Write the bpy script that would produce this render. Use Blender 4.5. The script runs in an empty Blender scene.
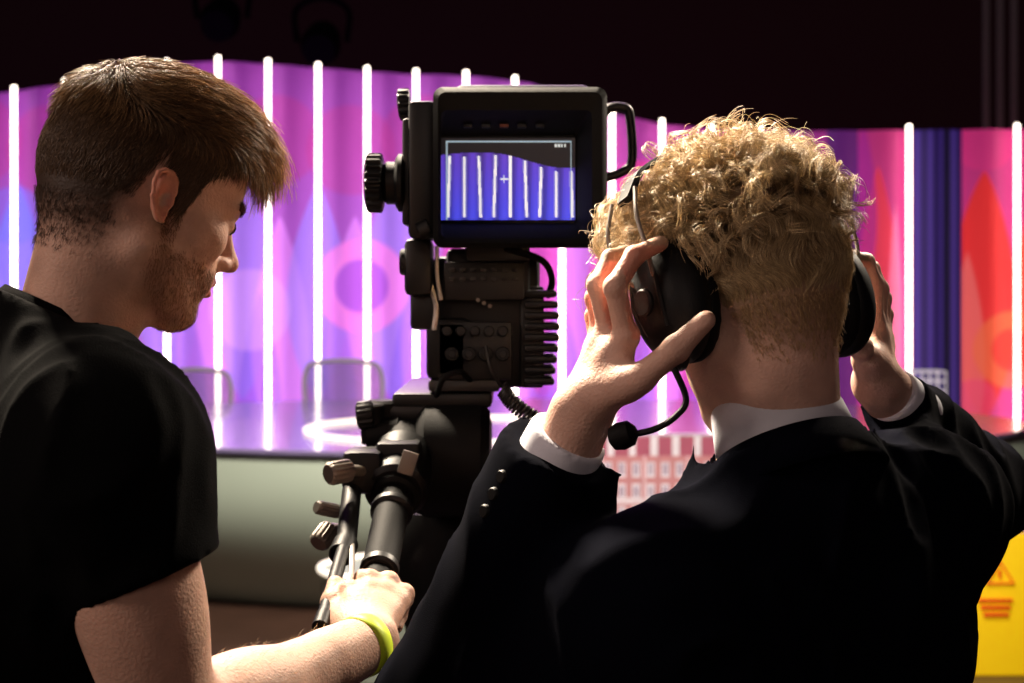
import bpy, bmesh, math, random
import numpy as np
from mathutils import Vector, Matrix
random.seed(5); rng=np.random.default_rng(7)
SC=bpy.context.scene; COL=SC.collection
F=1422.2; EH=1.65; V0=295.0
def P(u,v,Y): return np.array([(u-512)*Y/F, Y, EH-(v-V0)*Y/F])
def lin(c):
    c=np.asarray(c,float)/255.0
    return np.where(c<=.04045,c/12.92,((c+.055)/1.055)**2.4)
# ---------------------------------------------------------------- materials
def mat(name,rgb,rough=.5,metal=0,emit=0,bump=0,bscale=200,spec=.5,attr=False,sss=0,var=.12,vscale=30,ergb=None,trans=0,coat=0,sheen=0):
    m=bpy.data.materials.new(name); m.use_nodes=True; nt=m.node_tree; b=nt.nodes['Principled BSDF']
    c=lin(rgb)
    tc=nt.nodes.new('ShaderNodeTexCoord'); nz=nt.nodes.new('ShaderNodeTexNoise'); nz.inputs['Scale'].default_value=vscale
    nt.links.new(tc.outputs['Object'],nz.inputs['Vector'])
    mr=nt.nodes.new('ShaderNodeMapRange'); mr.inputs['To Min'].default_value=1-var; mr.inputs['To Max'].default_value=1+var
    nt.links.new(nz.outputs['Fac'],mr.inputs['Value'])
    mx=nt.nodes.new('ShaderNodeVectorMath'); mx.operation='SCALE'; nt.links.new(mr.outputs[0],mx.inputs['Scale'])
    if attr:
        at=nt.nodes.new('ShaderNodeAttribute'); at.attribute_name='Col'; nt.links.new(at.outputs['Color'],mx.inputs[0])
    else: mx.inputs[0].default_value=c
    nt.links.new(mx.outputs[0],b.inputs['Base Color'])
    b.inputs['Roughness'].default_value=rough; b.inputs['Metallic'].default_value=metal
    b.inputs['Specular IOR Level'].default_value=spec
    if coat: b.inputs['Coat Weight'].default_value=coat
    if sheen: b.inputs['Sheen Weight'].default_value=sheen
    if sss:
        b.inputs['Subsurface Weight'].default_value=sss; b.inputs['Subsurface Radius'].default_value=(1,.45,.3); b.inputs['Subsurface Scale'].default_value=.005
    if emit:
        if attr: nt.links.new(mx.outputs[0],b.inputs['Emission Color'])
        else: b.inputs['Emission Color'].default_value=(*(lin(ergb) if ergb else c),1)
        b.inputs['Emission Strength'].default_value=emit
    if trans: b.inputs['Alpha'].default_value=1-trans
    if bump:
        n2=nt.nodes.new('ShaderNodeTexNoise'); n2.inputs['Scale'].default_value=bscale; n2.inputs['Detail'].default_value=4
        nt.links.new(tc.outputs['Object'],n2.inputs['Vector'])
        bp=nt.nodes.new('ShaderNodeBump'); bp.inputs['Strength'].default_value=bump; bp.inputs['Distance'].default_value=.002
        nt.links.new(n2.outputs['Fac'],bp.inputs['Height']); nt.links.new(bp.outputs[0],b.inputs['Normal'])
    return m
M=dict(
 skin=mat('skin',(200,150,120),.54,attr=True,sss=.2,bump=.4,bscale=380,var=.14,vscale=60,spec=.32),
 hair_dark=mat('brown_hair',(60,40,25),.46,attr=True,var=.1,spec=.4),
 hair_blond=mat('blond_hair',(150,120,70),.42,attr=True,var=.1,spec=.45),
 tshirt=mat('black_cotton',(7,7,8),.95,bump=.4,bscale=900,spec=.05),
 suit=mat('dark_suit_wool',(6,7,15),1.0,bump=.4,bscale=1200,spec=.02),
 shirt=mat('white_shirt_cotton',(215,215,225),.8,bump=.2,bscale=900),
 trouser=mat('dark_trousers',(18,18,22),.9,bump=.2),
 shoe=mat('black_leather',(14,13,13),.35,bump=.1),
 blackp=mat('black_plastic',(10,10,12),.5,bump=.15,bscale=600,var=.2,spec=.26),
 blackr=mat('black_rubber',(6,6,7),.7,bump=.2,bscale=500,spec=.2),
 blackm=mat('black_metal',(12,12,13),.46,metal=.0,bump=.08,bscale=400,spec=.4),
 grey=mat('grey_metal',(130,122,114),.5,metal=.5,bump=.05),
 silver=mat('silver_metal',(180,175,168),.38,metal=.7),
 dgrey=mat('dark_grey_plastic',(40,38,38),.5,bump=.1),
 cord=mat('cord_rubber',(34,32,32),.4,bump=.1),
 band=mat('yellow_wristband',(208,232,50),.5),
 wall=mat('lit_wall_panel',(160,60,180),.6,attr=True,emit=.43,var=.05,vscale=1.5),  # emission stands in for stage light falling on the wall
 screen=mat('viewfinder_image',(60,50,160),.3,attr=True,emit=.85,var=.02),
 tube=mat('glowing_tube',(255,250,240),.3,emit=6.5,ergb=(255,240,222)),
 ringm=mat('glowing_edge',(220,210,200),.4,emit=1.4,ergb=(255,236,212)),
 desk=mat('desk_front_laminate',(172,178,160),.5,var=.08,vscale=1.5),
 desktop=mat('glossy_desktop',(150,132,176),.20,var=.05,spec=.8,coat=.4),
 floor=mat('stage_floor',(74,50,40),.35,var=.35,vscale=4,bump=.1,bscale=40),
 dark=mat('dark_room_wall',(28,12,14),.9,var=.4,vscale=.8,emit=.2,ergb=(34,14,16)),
 chair=mat('grey_chair_mesh',(124,114,122),.7,trans=.38,emit=.14),  # slight self-glow added so the chair backs look lighter
 chairf=mat('grey_chair_frame',(176,162,170),.5,emit=.18),  # self-glow brightens the frames; they hold no lamp
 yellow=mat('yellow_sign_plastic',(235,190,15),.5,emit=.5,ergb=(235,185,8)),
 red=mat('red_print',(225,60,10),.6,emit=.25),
 print=mat('printed_board',(200,150,150),.6,attr=True,emit=.18),  # print glows faintly in place of light falling on it
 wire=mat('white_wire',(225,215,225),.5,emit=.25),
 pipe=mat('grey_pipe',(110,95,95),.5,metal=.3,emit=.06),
 eye=mat('eye_white',(225,220,215),.2), iris=mat('brown_iris',(50,35,25),.2),
 orange=mat('small_orange_lamp',(90,38,20),.5),
)
# ---------------------------------------------------------------- object helpers
def mk(name,V,Fc,m,parent=None,col=None,smooth=True):
    V=np.asarray(V,np.float32); Fc=np.asarray(Fc,np.int32); k=Fc.shape[1]
    me=bpy.data.meshes.new(name); me.vertices.add(len(V)); me.vertices.foreach_set('co',V.ravel())
    me.loops.add(Fc.size); me.loops.foreach_set('vertex_index',Fc.ravel())
    me.polygons.add(len(Fc)); me.polygons.foreach_set('loop_start',np.arange(0,Fc.size,k,dtype=np.int32))
    me.update(calc_edges=True); me.validate()
    if smooth: me.polygons.foreach_set('use_smooth',np.ones(len(me.polygons),bool))
    if col is not None:
        a=me.color_attributes.new('Col','FLOAT_COLOR','POINT'); c=np.ones((len(V),4),np.float32); c[:,:3]=col
        a.data.foreach_set('color',c.ravel())
    me.materials.append(m); o=bpy.data.objects.new(name,me); COL.objects.link(o); par(o,parent); return o
def par(o,parent):
    if parent is not None:
        o.parent=parent
        if parent.type=='EMPTY': o.matrix_parent_inverse=Matrix.Translation(-Vector(parent.location))
def tag(o,label,cat,group=None,kind=None):
    if label: o['label']=label
    if cat: o['category']=cat
    if group: o['group']=group
    if kind: o['kind']=kind
    return o
def root(name,loc,label,cat,group=None):
    o=bpy.data.objects.new(name,None); COL.objects.link(o); o.location=Vector([float(x) for x in loc]); o.empty_display_size=.1
    return tag(o,label,cat,group)
class MB:
    def __init__(s): s.bm=bmesh.new()
    def _m(s,t):
        me=bpy.data.meshes.new('t'); t.to_mesh(me); t.free(); s.bm.from_mesh(me); bpy.data.meshes.remove(me); return s
    def box(s,c,d,R=None,bev=.003,seg=2):
        t=bmesh.new(); bmesh.ops.create_cube(t,size=1); bmesh.ops.scale(t,vec=Vector([float(x) for x in d]),verts=t.verts)
        if bev: bmesh.ops.bevel(t,geom=t.edges[:],offset=bev,segments=seg,affect='EDGES',profile=.5)
        if R is not None: bmesh.ops.transform(t,matrix=R.to_4x4(),verts=t.verts)
        bmesh.ops.translate(t,vec=Vector([float(x) for x in c]),verts=t.verts); return s._m(t)
    def lathe(s,a,b,prof,seg=28):
        a=Vector([float(x) for x in a]);b=Vector([float(x) for x in b]);d=(b-a);L=d.length;q=d.normalized().to_track_quat('Z','Y')
        t=bmesh.new(); rings=[]
        for (z,r) in prof:
            rings.append([t.verts.new(a+q@Vector((r*math.cos(2*math.pi*i/seg),r*math.sin(2*math.pi*i/seg),z*L))) for i in range(seg)])
        for A,B in zip(rings,rings[1:]):
            for i in range(seg): t.faces.new((A[i],A[(i+1)%seg],B[(i+1)%seg],B[i]))
        t.faces.new(rings[0][::-1]); t.faces.new(rings[-1]); return s._m(t)
    def cyl(s,a,b,r,r2=None,seg=28,bev=.15):
        r2=r if r2 is None else r2; L=max(1e-6,float(np.linalg.norm(np.array(b,float)-np.array(a,float)))); e=min(bev*min(r,r2),L*.3)/L
        return s.lathe(a,b,[(0,r*(1-bev)),(e,r),(1-e,r2),(1,r2*(1-bev))],seg)
    def knob(s,a,b,r,n=18):
        a_=Vector([float(x) for x in a]);b_=Vector([float(x) for x in b]);d=(b_-a_);L=d.length;q=d.normalized().to_track_quat('Z','Y')
        t=bmesh.new(); rings=[]; seg=n*4
        for (z,k,fl) in ((0,.80,0),(.07,.95,.6),(.15,1,1),(.85,1,1),(.93,.95,.6),(1,.8,0)):
            rings.append([t.verts.new(a_+q@Vector((r*(k+.06*fl*(1 if (i%4)<2 else -1))*math.cos(2*math.pi*i/seg),r*(k+.06*fl*(1 if (i%4)<2 else -1))*math.sin(2*math.pi*i/seg),z*L))) for i in range(seg)])
        for A,B in zip(rings,rings[1:]):
            for i in range(seg): t.faces.new((A[i],A[(i+1)%seg],B[(i+1)%seg],B[i]))
        t.faces.new(rings[0][::-1]); t.faces.new(rings[-1]); return s._m(t)
    def tube(s,pts,r,seg=8,closed=False):
        pts=[Vector([float(x) for x in p]) for p in pts]; n=len(pts); t=bmesh.new(); rings=[]; ref=None
        for i,p in enumerate(pts):
            a=pts[i-1] if (i>0 or closed) else p; b=pts[(i+1)%n] if (i<n-1 or closed) else p
            tg=(b-a).normalized()
            if ref is None:
                ref=tg.orthogonal().normalized()
            ref=(ref-tg*ref.dot(tg)).normalized(); w=tg.cross(ref); rr=r[i] if hasattr(r,'__len__') else r
            rings.append([t.verts.new(p+(ref*math.cos(6.28318*j/seg)+w*math.sin(6.28318*j/seg))*rr) for j in range(seg)])
        m=n if closed else n-1
        for i in range(m):
            A=rings[i];B=rings[(i+1)%n]
            for j in range(seg): t.faces.new((A[j],A[(j+1)%seg],B[(j+1)%seg],B[j]))
        if not closed: t.faces.new(rings[0][::-1]); t.faces.new(rings[-1])
        return s._m(t)
    def build(s,name,m,parent=None,smooth=True):
        bmesh.ops.recalc_face_normals(s.bm,faces=s.bm.faces)
        me=bpy.data.meshes.new(name); s.bm.to_mesh(me); s.bm.free()
        if smooth:
            for p in me.polygons: p.use_smooth=True
            try: me.set_sharp_from_angle(angle=math.radians(38))
            except Exception: pass
        me.materials.append(m); o=bpy.data.objects.new(name,me); COL.objects.link(o); par(o,parent); return o
def spl(pts,n=8):
    pts=[np.array(p,float) for p in pts]; out=[]; q=[2*pts[0]-pts[1]]+pts+[2*pts[-1]-pts[-2]]
    for i in range(1,len(q)-2):
        for k in range(n):
            t=k/n; a,b,c,d=q[i-1],q[i],q[i+1],q[i+2]
            out.append(.5*((2*b)+(c-a)*t+(2*a-5*b+4*c-d)*t*t+(-a+3*b-3*c+d)*t**3))
    out.append(pts[-1]); return out
# ---------------------------------------------------------------- noise + signed distance modelling
def vnoise(Pn):
    i=np.floor(Pn).astype(np.int64); f=Pn-i; f=f*f*(3-2*f)
    def h(a,b,c):
        n=(a*374761393+b*668265263+c*2147483647)&0xffffffff; n=((n^(n>>13))*1274126177)&0xffffffff; n=n^(n>>16); return (n&0xffff)/65535.0
    x,y,z=i[...,0],i[...,1],i[...,2]; fx,fy,fz=f[...,0],f[...,1],f[...,2]
    def L(a,b,t): return a+(b-a)*t
    return L(L(L(h(x,y,z),h(x+1,y,z),fx),L(h(x,y+1,z),h(x+1,y+1,z),fx),fy),L(L(h(x,y,z+1),h(x+1,y,z+1),fx),L(h(x,y+1,z+1),h(x+1,y+1,z+1),fx),fy),fz)
class SDF:
    def __init__(s): s.p=[]; s.post=None; s.R=np.eye(3); s.t=np.zeros(3); s.s=1.0
    def frame(s,R,t,sc): s.R=np.array(R,float); s.t=np.array(t,float); s.s=sc; return s
    def ell(s,c,r,R=None,k=.02,sub=False):
        c=s.R@(np.array(c,float)*s.s)+s.t; r=np.array(r,float)*s.s; RR=s.R if R is None else s.R@np.array(R,float); k*=s.s; rm=float(r.min())
        def f(Q):
            q=(Q-c)@RR; k0=np.sqrt(((q/r)**2).sum(-1)); k1=np.sqrt(((q/(r*r))**2).sum(-1)); return np.where(k0<1e-4,-rm,k0*(k0-1)/np.maximum(k1,1e-9))
        s.p.append((f,c,float(r.max()),k,sub)); return s
    def cone(s,a,b,ra,rb,k=.02,sub=False,cap=False,plane=None):
        a=s.R@(np.array(a,float)*s.s)+s.t; b=s.R@(np.array(b,float)*s.s)+s.t; ra*=s.s; rb*=s.s; k*=s.s; ba=b-a; L2=float(ba@ba); L=math.sqrt(L2)
        def f(Q):
            q=Q-a; t0=(q@ba)/L2; t=np.clip(t0,0,1); d=np.sqrt(((q-t[...,None]*ba)**2).sum(-1))-(ra+(rb-ra)*t)
            if cap: d=np.maximum(d,(t0-1)*L)
            if plane is not None: d=np.maximum(d,(Q-plane[0])@plane[1])
            return d
        s.p.append((f,(a+b)/2,L/2+max(ra,rb),k,sub)); return s
    def ev(s,Q,idx=None):
        d=np.full(Q.shape[:-1],9.0)
        for i in (range(len(s.p)) if idx is None else idx):
            f,c,r,k,sub=s.p[i]; e=f(Q)
            if not sub:
                h=np.maximum(k-np.abs(d-e),0)/k; d=np.minimum(d,e)-h*h*k*.25
            else:
                h=np.maximum(k-np.abs(d+e),0)/k; d=np.maximum(d,-e)+h*h*k*.25
        if s.post is not None: d=s.post(Q,d)
        return d
    def mesh(s,h,B=10):
        C=np.array([p[1] for p in s.p]); Rr=np.array([p[2]+p[3] for p in s.p]); ad=np.array([not p[4] for p in s.p])
        lo=(C[ad]-Rr[ad,None]).min(0)-.02; hi=(C[ad]+Rr[ad,None]).max(0)+.02; n=np.ceil((hi-lo)/(B*h)).astype(int); N=n*B+3
        br=B*h*.8661; gi=np.stack(np.meshgrid(*[np.arange(k) for k in n],indexing='ij'),-1).reshape(-1,3)
        cen=lo+(gi+.5)*B*h; dd=np.concatenate([s.ev(c) for c in np.array_split(cen,max(1,len(cen)//20000))]); keep=np.abs(dd)<br*2.0+.016
        gi=gi[keep];cen=cen[keep]
        ax=np.arange(B+1); G=np.stack(np.meshgrid(ax,ax,ax,indexing='ij'),-1).reshape(-1,3); Gh=G*h
        VK=[];VP=[];QK=[]
        key=lambda x:((x[:,0]+1)*N[1]+(x[:,1]+1))*N[2]+(x[:,2]+1)
        for g,c in zip(gi,cen):
            idx=np.nonzero(np.sqrt(((C-c)**2).sum(1))<Rr+br+.03)[0]
            if len(idx)==0: continue
            o=lo+g*B*h; V=s.ev(Gh+o,idx).reshape(B+1,B+1,B+1); S=V<0
            if S.all() or not S.any(): continue
            acc=np.zeros((B,B,B,3));cnt=np.zeros((B,B,B))
            for a in range(3):
                s0=[slice(None)]*3;s1=[slice(None)]*3;s0[a]=slice(0,B);s1[a]=slice(1,B+1);s0=tuple(s0);s1=tuple(s1)
                A=V[s0];Bv=V[s1];m=S[s0]!=S[s1]
                if not m.any(): continue
                t=np.where(m,A/np.where(m,A-Bv,1),0)
                o1,o2=(a+1)%3,(a+2)%3
                for d1 in (0,1):
                    for d2 in (0,1):
                        sl=[slice(None)]*3; sl[o1]=slice(d1,B+d1); sl[o2]=slice(d2,B+d2); mm=m[tuple(sl)]; tt=t[tuple(sl)]
                        cnt+=mm; acc[...,a]+=tt*mm; acc[...,o1]+=d1*mm; acc[...,o2]+=d2*mm
                e=np.argwhere(m); e=e[(e[:,o1]<B)&(e[:,o2]<B)]
                if len(e):
                    ins=S[s0][e[:,0],e[:,1],e[:,2]]; ge=e+g*B; q=[]
                    for (x,y) in ((-1,-1),(0,-1),(0,0),(-1,0)):
                        w=ge.copy(); w[:,o1]+=x; w[:,o2]+=y; q.append(key(w))
                    q=np.stack(q,1); q[~ins]=q[~ins][:,::-1]; QK.append(q)
            cm=cnt>0; ci=np.argwhere(cm); VK.append(key(ci+g*B)); VP.append(o+(ci+acc[cm]/cnt[cm][:,None])*h)
        VK=np.concatenate(VK);VP=np.concatenate(VP);QK=np.concatenate(QK); od=np.argsort(VK);VK=VK[od];VP=VP[od]
        j=np.searchsorted(VK,QK); j=np.clip(j,0,len(VK)-1); ok=(VK[j]==QK).all(1); j=j[ok]
        for _ in range(2):
            su=np.zeros_like(VP);c=np.zeros(len(VP))
            for a in range(4):
                np.add.at(su,j[:,a],VP[j[:,(a+1)%4]]+VP[j[:,(a-1)%4]]); np.add.at(c,j[:,a],2)
            VP=np.where(c[:,None]>0,VP*.6+.4*su/np.maximum(c,1)[:,None],VP)
        return VP,j
def vnorm(V,q):
    n=np.cross(V[q[:,2]]-V[q[:,0]],V[q[:,3]]-V[q[:,1]]); N=np.zeros_like(V)
    for a in range(4): np.add.at(N,q[:,a],n)
    return N/(np.linalg.norm(N,axis=1,keepdims=True)+1e-12)
def axes(yaw,pitch,roll=0):
    y=math.radians(yaw);p=math.radians(pitch)
    f=np.array([math.cos(y)*math.cos(p),math.sin(y)*math.cos(p),-math.sin(p)]); l=np.array([-math.sin(y),math.cos(y),0]); u=np.cross(f,l)
    r=math.radians(roll); l2=l*math.cos(r)+u*math.sin(r); u2=np.cross(f,l2); return np.stack([f,l2,u2],1)
# ---------------------------------------------------------------- head
def head_core(S,ears=True):
    S.ell((-.008,0,.030),(.094,.075,.086),k=.02)
    S.ell((-.040,0,.005),(.062,.066,.066),k=.03)
    S.ell((.038,0,.035),(.053,.060,.056),k=.03)
    S.ell((.040,0,-.030),(.048,.056,.066),k=.03)
    S.ell((.030,0,-.075),(.048,.047,.034),k=.03)
    for s in (-1,1):
        S.cone((.000,s*.055,-.062),(.070,s*.014,-.100),.017,.015,k=.025)
        S.ell((.056,s*.043,-.026),(.026,.020,.020),k=.02)
        S.cone((.088,s*.012,.014),(.075,s*.044,.014),.009,.008,k=.012)
    S.ell((.075,0,-.098),(.020,.022,.017),k=.015)
    S.ell((.078,0,-.060),(.022,.028,.026),k=.02)
    for s in (-1,1): S.ell((.100,s*.031,-.004),(.018,.017,.012),k=.012,sub=True)
    for s in (-1,1): S.ell((.077,s*.031,-.003),(.0135,.0145,.0125),k=.004)
    S.cone((.089,0,.004),(.110,0,-.028),.0074,.0088,k=.012); S.ell((.1112,0,-.0325),(.0105,.0092,.0082),k=.008)
    for s in (-1,1): S.ell((.100,s*.0118,-.037),(.010,.0068,.0078),k=.006)
    for s in (-1,1):
        S.cone((.1005,0,-.0570),(.089,s*.022,-.0625),.0054,.003,k=.004); S.cone((.0985,0,-.0695),(.088,s*.020,-.0650),.0064,.003,k=.004)
    S.ell((.106,0,-.0632),(.010,.022,.0012),k=.003,sub=True)
    S.ell((.098,0,-.083),(.010,.02,.006),k=.01,sub=True)
    if ears:
        e=.82
        for s in (-1,1):
            T=lambda x,z,dy=0:(-.004+e*(x*.98+z*-.17),s*(.0775-e*x*.40+dy*e),-.012+e*z*.98)
            S.ell(T(-.003,.003,-.004),(.015*e,.0045,.026*e),R=[[math.cos(.38),math.sin(.38)*s,0],[-math.sin(.38)*s,math.cos(.38),0],[0,0,1]],k=.006)
            S.ell(T(.002,-.020,-.004),(.008*e,.005,.010*e),k=.006)
            c=[(.009,.000),(.014,.012),(.012,.023),(.003,.030),(-.008,.029),(-.017,.021),(-.020,.008),(-.018,-.006),(-.011,-.019),(-.003,-.028),(.004,-.028)]
            for A,B in zip(c,c[1:]): S.cone(T(*A,.003),T(*B,.003),.0029,.0029,k=.002)
            d=[(-.002,.020),(-.010,.011),(-.010,-.004),(-.004,-.014)]
            for A,B in zip(d,d[1:]): S.cone(T(*A,.001),T(*B,.001),.0024,.0024,k=.002)
            S.ell(T(.001,-.003,.006),(.007,.009,.009),k=.004,sub=True)
            S.ell(T(.010,-.004,.002),(.004,.0035,.006),k=.004)
HL=SDF(); head_core(HL,False)
def grad(Q,e=.0015):
    g=np.stack([HL.ev(Q+np.eye(3)[i]*e)-HL.ev(Q-np.eye(3)[i]*e) for i in range(3)],-1); return g/(np.linalg.norm(g,axis=-1,keepdims=True)+1e-9)
def surf(n):
    D=rng.normal(size=(n,3)); D/=np.linalg.norm(D,axis=1,keepdims=True); t=np.full(n,.2); c=np.array([-.005,0,.01])
    for _ in range(25): t-=HL.ev(c+D*t[:,None])*.9
    return c+D*t[:,None]
def hairline(q,nape=-.065,side=0.0):
    az=np.degrees(np.arctan2(np.abs(q[...,1]),q[...,0]))
    z=np.interp(az,[0,35,52,64,70,80,88,104,112,128,180],[.066,.060,.045,.030,-.018,-.018,.020,.020,-.02,nape+.008,nape])
    return q[...,2]-z
def strands(name,Q,rad,col,m,parent,s=3,label=None):
    N,K,_=Q.shape; T=np.gradient(Q,axis=1); T/=np.linalg.norm(T,axis=-1,keepdims=True)+1e-9
    ref=rng.normal(size=(N,1,3)); n1=np.cross(T,ref); n1/=np.linalg.norm(n1,axis=-1,keepdims=True)+1e-9; n2=np.cross(T,n1)
    a=2*math.pi*np.arange(s)/s; V=Q[:,:,None,:]+rad[...,None,None]*(np.cos(a)[:,None]*n1[:,:,None,:]+np.sin(a)[:,None]*n2[:,:,None,:])
    b=(np.arange(N)[:,None,None]*K+np.arange(K-1)[None,:,None])*s; j=np.arange(s)[None,None,:]; j2=(j+1)%s
    Fq=np.stack([b+j,b+j2,b+s+j2,b+s+j],-1).reshape(-1,4)
    c=np.repeat(col,s,axis=1).reshape(-1,3) if col.ndim==3 else np.repeat(col,K*s,axis=0)
    o=mk(name,V.reshape(-1,3),Fq,m,parent,c)
    if label: o['label']=label
    return o
def fuzz(name,V,Nn,prob,down,n,L0,L1,lift,rad,col,m,parent,label,jt=.25):
    idx=np.nonzero(rng.random(len(V))<prob)[0]
    if len(idx)==0: return
    idx=rng.choice(idx,n,replace=True); p=V[idx]+rng.normal(size=(n,3))*.0012; nn=Nn[idx]
    d=np.asarray(down,float)[None,:]+0*nn; d=d-nn*(d*nn).sum(1,keepdims=True); d/=np.linalg.norm(d,axis=1,keepdims=True)+1e-9
    d=d+rng.normal(size=(n,3))*jt; L=(L0+(L1-L0)*rng.random(n))[:,None]; K=4; t=np.linspace(0,1,K)[None,:,None]
    Q=p[:,None,:]-nn[:,None,:]*.0006+(d[:,None,:]*t+nn[:,None,:]*lift*np.sin(t*1.7))*L[:,:,None]
    return strands(name,Q,np.tile(np.linspace(rad,rad*.4,K),(n,1)),np.tile(lin(col),(n,1))*(.7+.6*rng.random((n,1))),m,parent,label=label)
def skin_col(Q,R,t,s,base,hairc,beard,hlf,nail=(),soft=.008,hmax=1.0):
    q=((Q-t)@R)/s; c=np.tile(lin(base),(len(Q),1)); n=vnoise(Q*70)[:,None]; c*=(.88+.24*n)
    nh=np.linalg.norm(q-np.array([0,0,.01]),axis=1)<.17
    ear=(np.abs(q[:,1])>.0765)&(q[:,2]<.03)&(q[:,2]>-.05)&nh; c[ear]*=np.array([1.1,.80,.74])
    lips=(q[:,0]>.084)&(np.abs(q[:,1])<.024)&(q[:,2]<-.053)&(q[:,2]>-.075)&nh; c[lips]*=np.array([.95,.66,.64])
    nose=np.exp(-((q-np.array([.108,0,-.034]))**2).sum(1)/.0003)[:,None]*nh[:,None]; c*=1-nose*np.array([0,.14,.14])
    w=np.clip(hlf(q)/np.where(q[:,0]<-.01,soft,.008),0,1)*nh*((~ear))*hmax; c=c*(1-w[:,None])+lin(hairc)*w[:,None]
    if beard is not None:
        b=np.clip((-.050-q[:,2]+np.clip(.03-q[:,0],0,.03)*.9)/.012,0,1)*np.clip((q[:,0]-.008)/.012,0,1)*nh*(~lips)*.42*np.clip((q[:,2]+.118)/.01,0,1)
        c=c*(1-b[:,None])+lin(beard)*b[:,None]
    for p,rr in nail:
        d=np.linalg.norm(Q-p,axis=1); c[d<rr]=c[d<rr]*np.array([1.15,1.15,1.15])
    return c
# ---------------------------------------------------------------- bodies
def torso(S,J,i,k=.05,w=1.0,jr=.062):
    R=axes(J['yaw'],0); f,l,u=R.T; ch,be,pe=J['chest'],J['belly'],J['pelvis']
    S.ell(ch,(.105+i,.155*w+i,.17+i),R=R,k=k); S.ell(be,(.098+i,.135*w+i,.17+i),R=R,k=k); S.ell(pe,(.105+i,.155*w+i,.12+i),R=R,k=k)
    for s,e in (('sL',1),('sR',-1)):
        S.cone(J['nb']-u*.035,J[s]+u*.005,.040+i,jr-.012+i,k=k*.7)
        S.ell(ch+l*.075*e-f*.05+u*.04,(.055+i,.07+i,.09+i),R=R,k=k*.8)
        S.ell(J[s],(jr+i,jr+i,jr+i),k=.03)
        S.cone(ch+l*.08*e*w+f*.01,J[s],.065+i,jr-.012+i,k=k)
def legs(S,J,i,k=.04,feet=True):
    R=axes(J['yaw'],0); f,l,u=R.T
    for e in (1,-1):
        h=J['pelvis']+l*.09*e-u*.06; a=J['pelvis']*[1,1,0]+l*.11*e; kn=a+u*.5+f*.02; an=a+u*.10-f*.01
        S.cone(h,kn,.082+i,.055+i,k=k); S.cone(kn,an,.052+i,.038+i,k=.02); S.ell(kn-u*.12-f*.02,(.05+i,.05+i,.11+i),k=.02)
        if feet: S.cone(an-u*.05-f*.02,an-u*.068+f*.15,.032,.026,k=.03)
def shoes(J,par_):
    R=axes(J['yaw'],0); f,l,u=R.T
    for e in (1,-1):
        an=J['pelvis']*[1,1,0]+l*.11*e+u*.10-f*.01
        S=SDF(); S.cone(an-u*.045-f*.03,an-u*.055+f*.15,.046,.040,k=.02); S.cone(an,an-u*.05,.05,.045,k=.02)
        S.post=lambda Q,d:np.maximum(d,.002-Q[...,2])
        V,q=S.mesh(.006); mk('shoe',V,q,M['shoe'],par_)
def hand(S,fore,w,fin,r0=.019,ws=1.0,kn=1.2,pk=.0115):
    th=fin[-1]; F4=fin[:-1]
    S.cone(fore,w,.026*ws,.0225*ws,k=.01)
    for i,fg in enumerate(F4):
        S.cone(w,fg[0],r0*ws,pk,k=.008)
    for a,b in zip(F4,F4[1:]): S.cone(a[0]*.82+w*.18,b[0]*.82+w*.18,.0105,.0105,k=.006)
    for i,fg in enumerate(F4):
        q=[.0098,.0089,.0081,.0068] if i<3 else [.0086,.0078,.0070,.0060]
        for a in range(3): S.cone(fg[a],fg[a+1],q[a],q[a+1],k=.0025)
        S.ell(fg[0],(q[0]*kn,)*3,k=.0025); S.ell(fg[1],(q[1]*1.13,)*3,k=.0025); S.ell(fg[2],(q[2]*1.08,)*3,k=.0025)
    S.cone(w,th[0],.021*ws,.018*ws,k=.012); S.cone(th[0],th[1],.018*ws,.0125,k=.010); S.cone(th[1],th[2],.0114,.0102,k=.004); S.cone(th[2],th[3],.0105,.0080,k=.003); S.ell(th[2],(.0115,)*3,k=.003)
    S.cone(th[1]*.7+th[0]*.3,F4[0][0]*.7+w*.3,.0105,.0105,k=.014)
def PP(l): return [P(*x) for x in l]
def align(d):
    d=d/np.linalg.norm(d); a=np.cross(d,[.3,.9,.1]); a/=np.linalg.norm(a); return np.stack([a,np.cross(d,a),d],1)
def arm(S,s,e,w,ru=.047,re=.039,k=.02):
    S.cone(s,e,ru,re,k=.03); S.ell((s*.5+e*.5),(.043,.043,.075),R=align(e-s),k=.03); S.cone(e,w,.042,.025,k=.02); S.ell(e*.72+w*.28,(.042,.042,.07),R=align(w-e),k=.02)
def ring(name,c,n,fwd,r0,r1,h,th,m,parent,gap=0,ry=1.0,label=None,seg=64,flare=0):
    n=n/np.linalg.norm(n); f=fwd-n*(fwd@n); f/=np.linalg.norm(f); l=np.cross(n,f); V=[];Fq=[]
    A=np.radians(np.linspace(gap,360-gap,seg)); prof=[(r1,0),((r0+r1)/2+.001,h*.5),(r0,h),(r0-th,h),((r0+r1)/2-th,h*.5),(r1-th,0)]
    for a in A:
        for (r,z) in prof: V.append(c+(f*math.cos(a)+l*math.sin(a)*ry)*r+n*z*(1-flare*math.cos(a)))
    k=len(prof)
    for i in range(seg-1):
        for j in range(k): Fq.append((i*k+j,(i+1)*k+j,(i+1)*k+(j+1)%k,i*k+(j+1)%k))
    o=mk(name,V,Fq,m,parent)
    if label: o['label']=label
    return o
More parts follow.
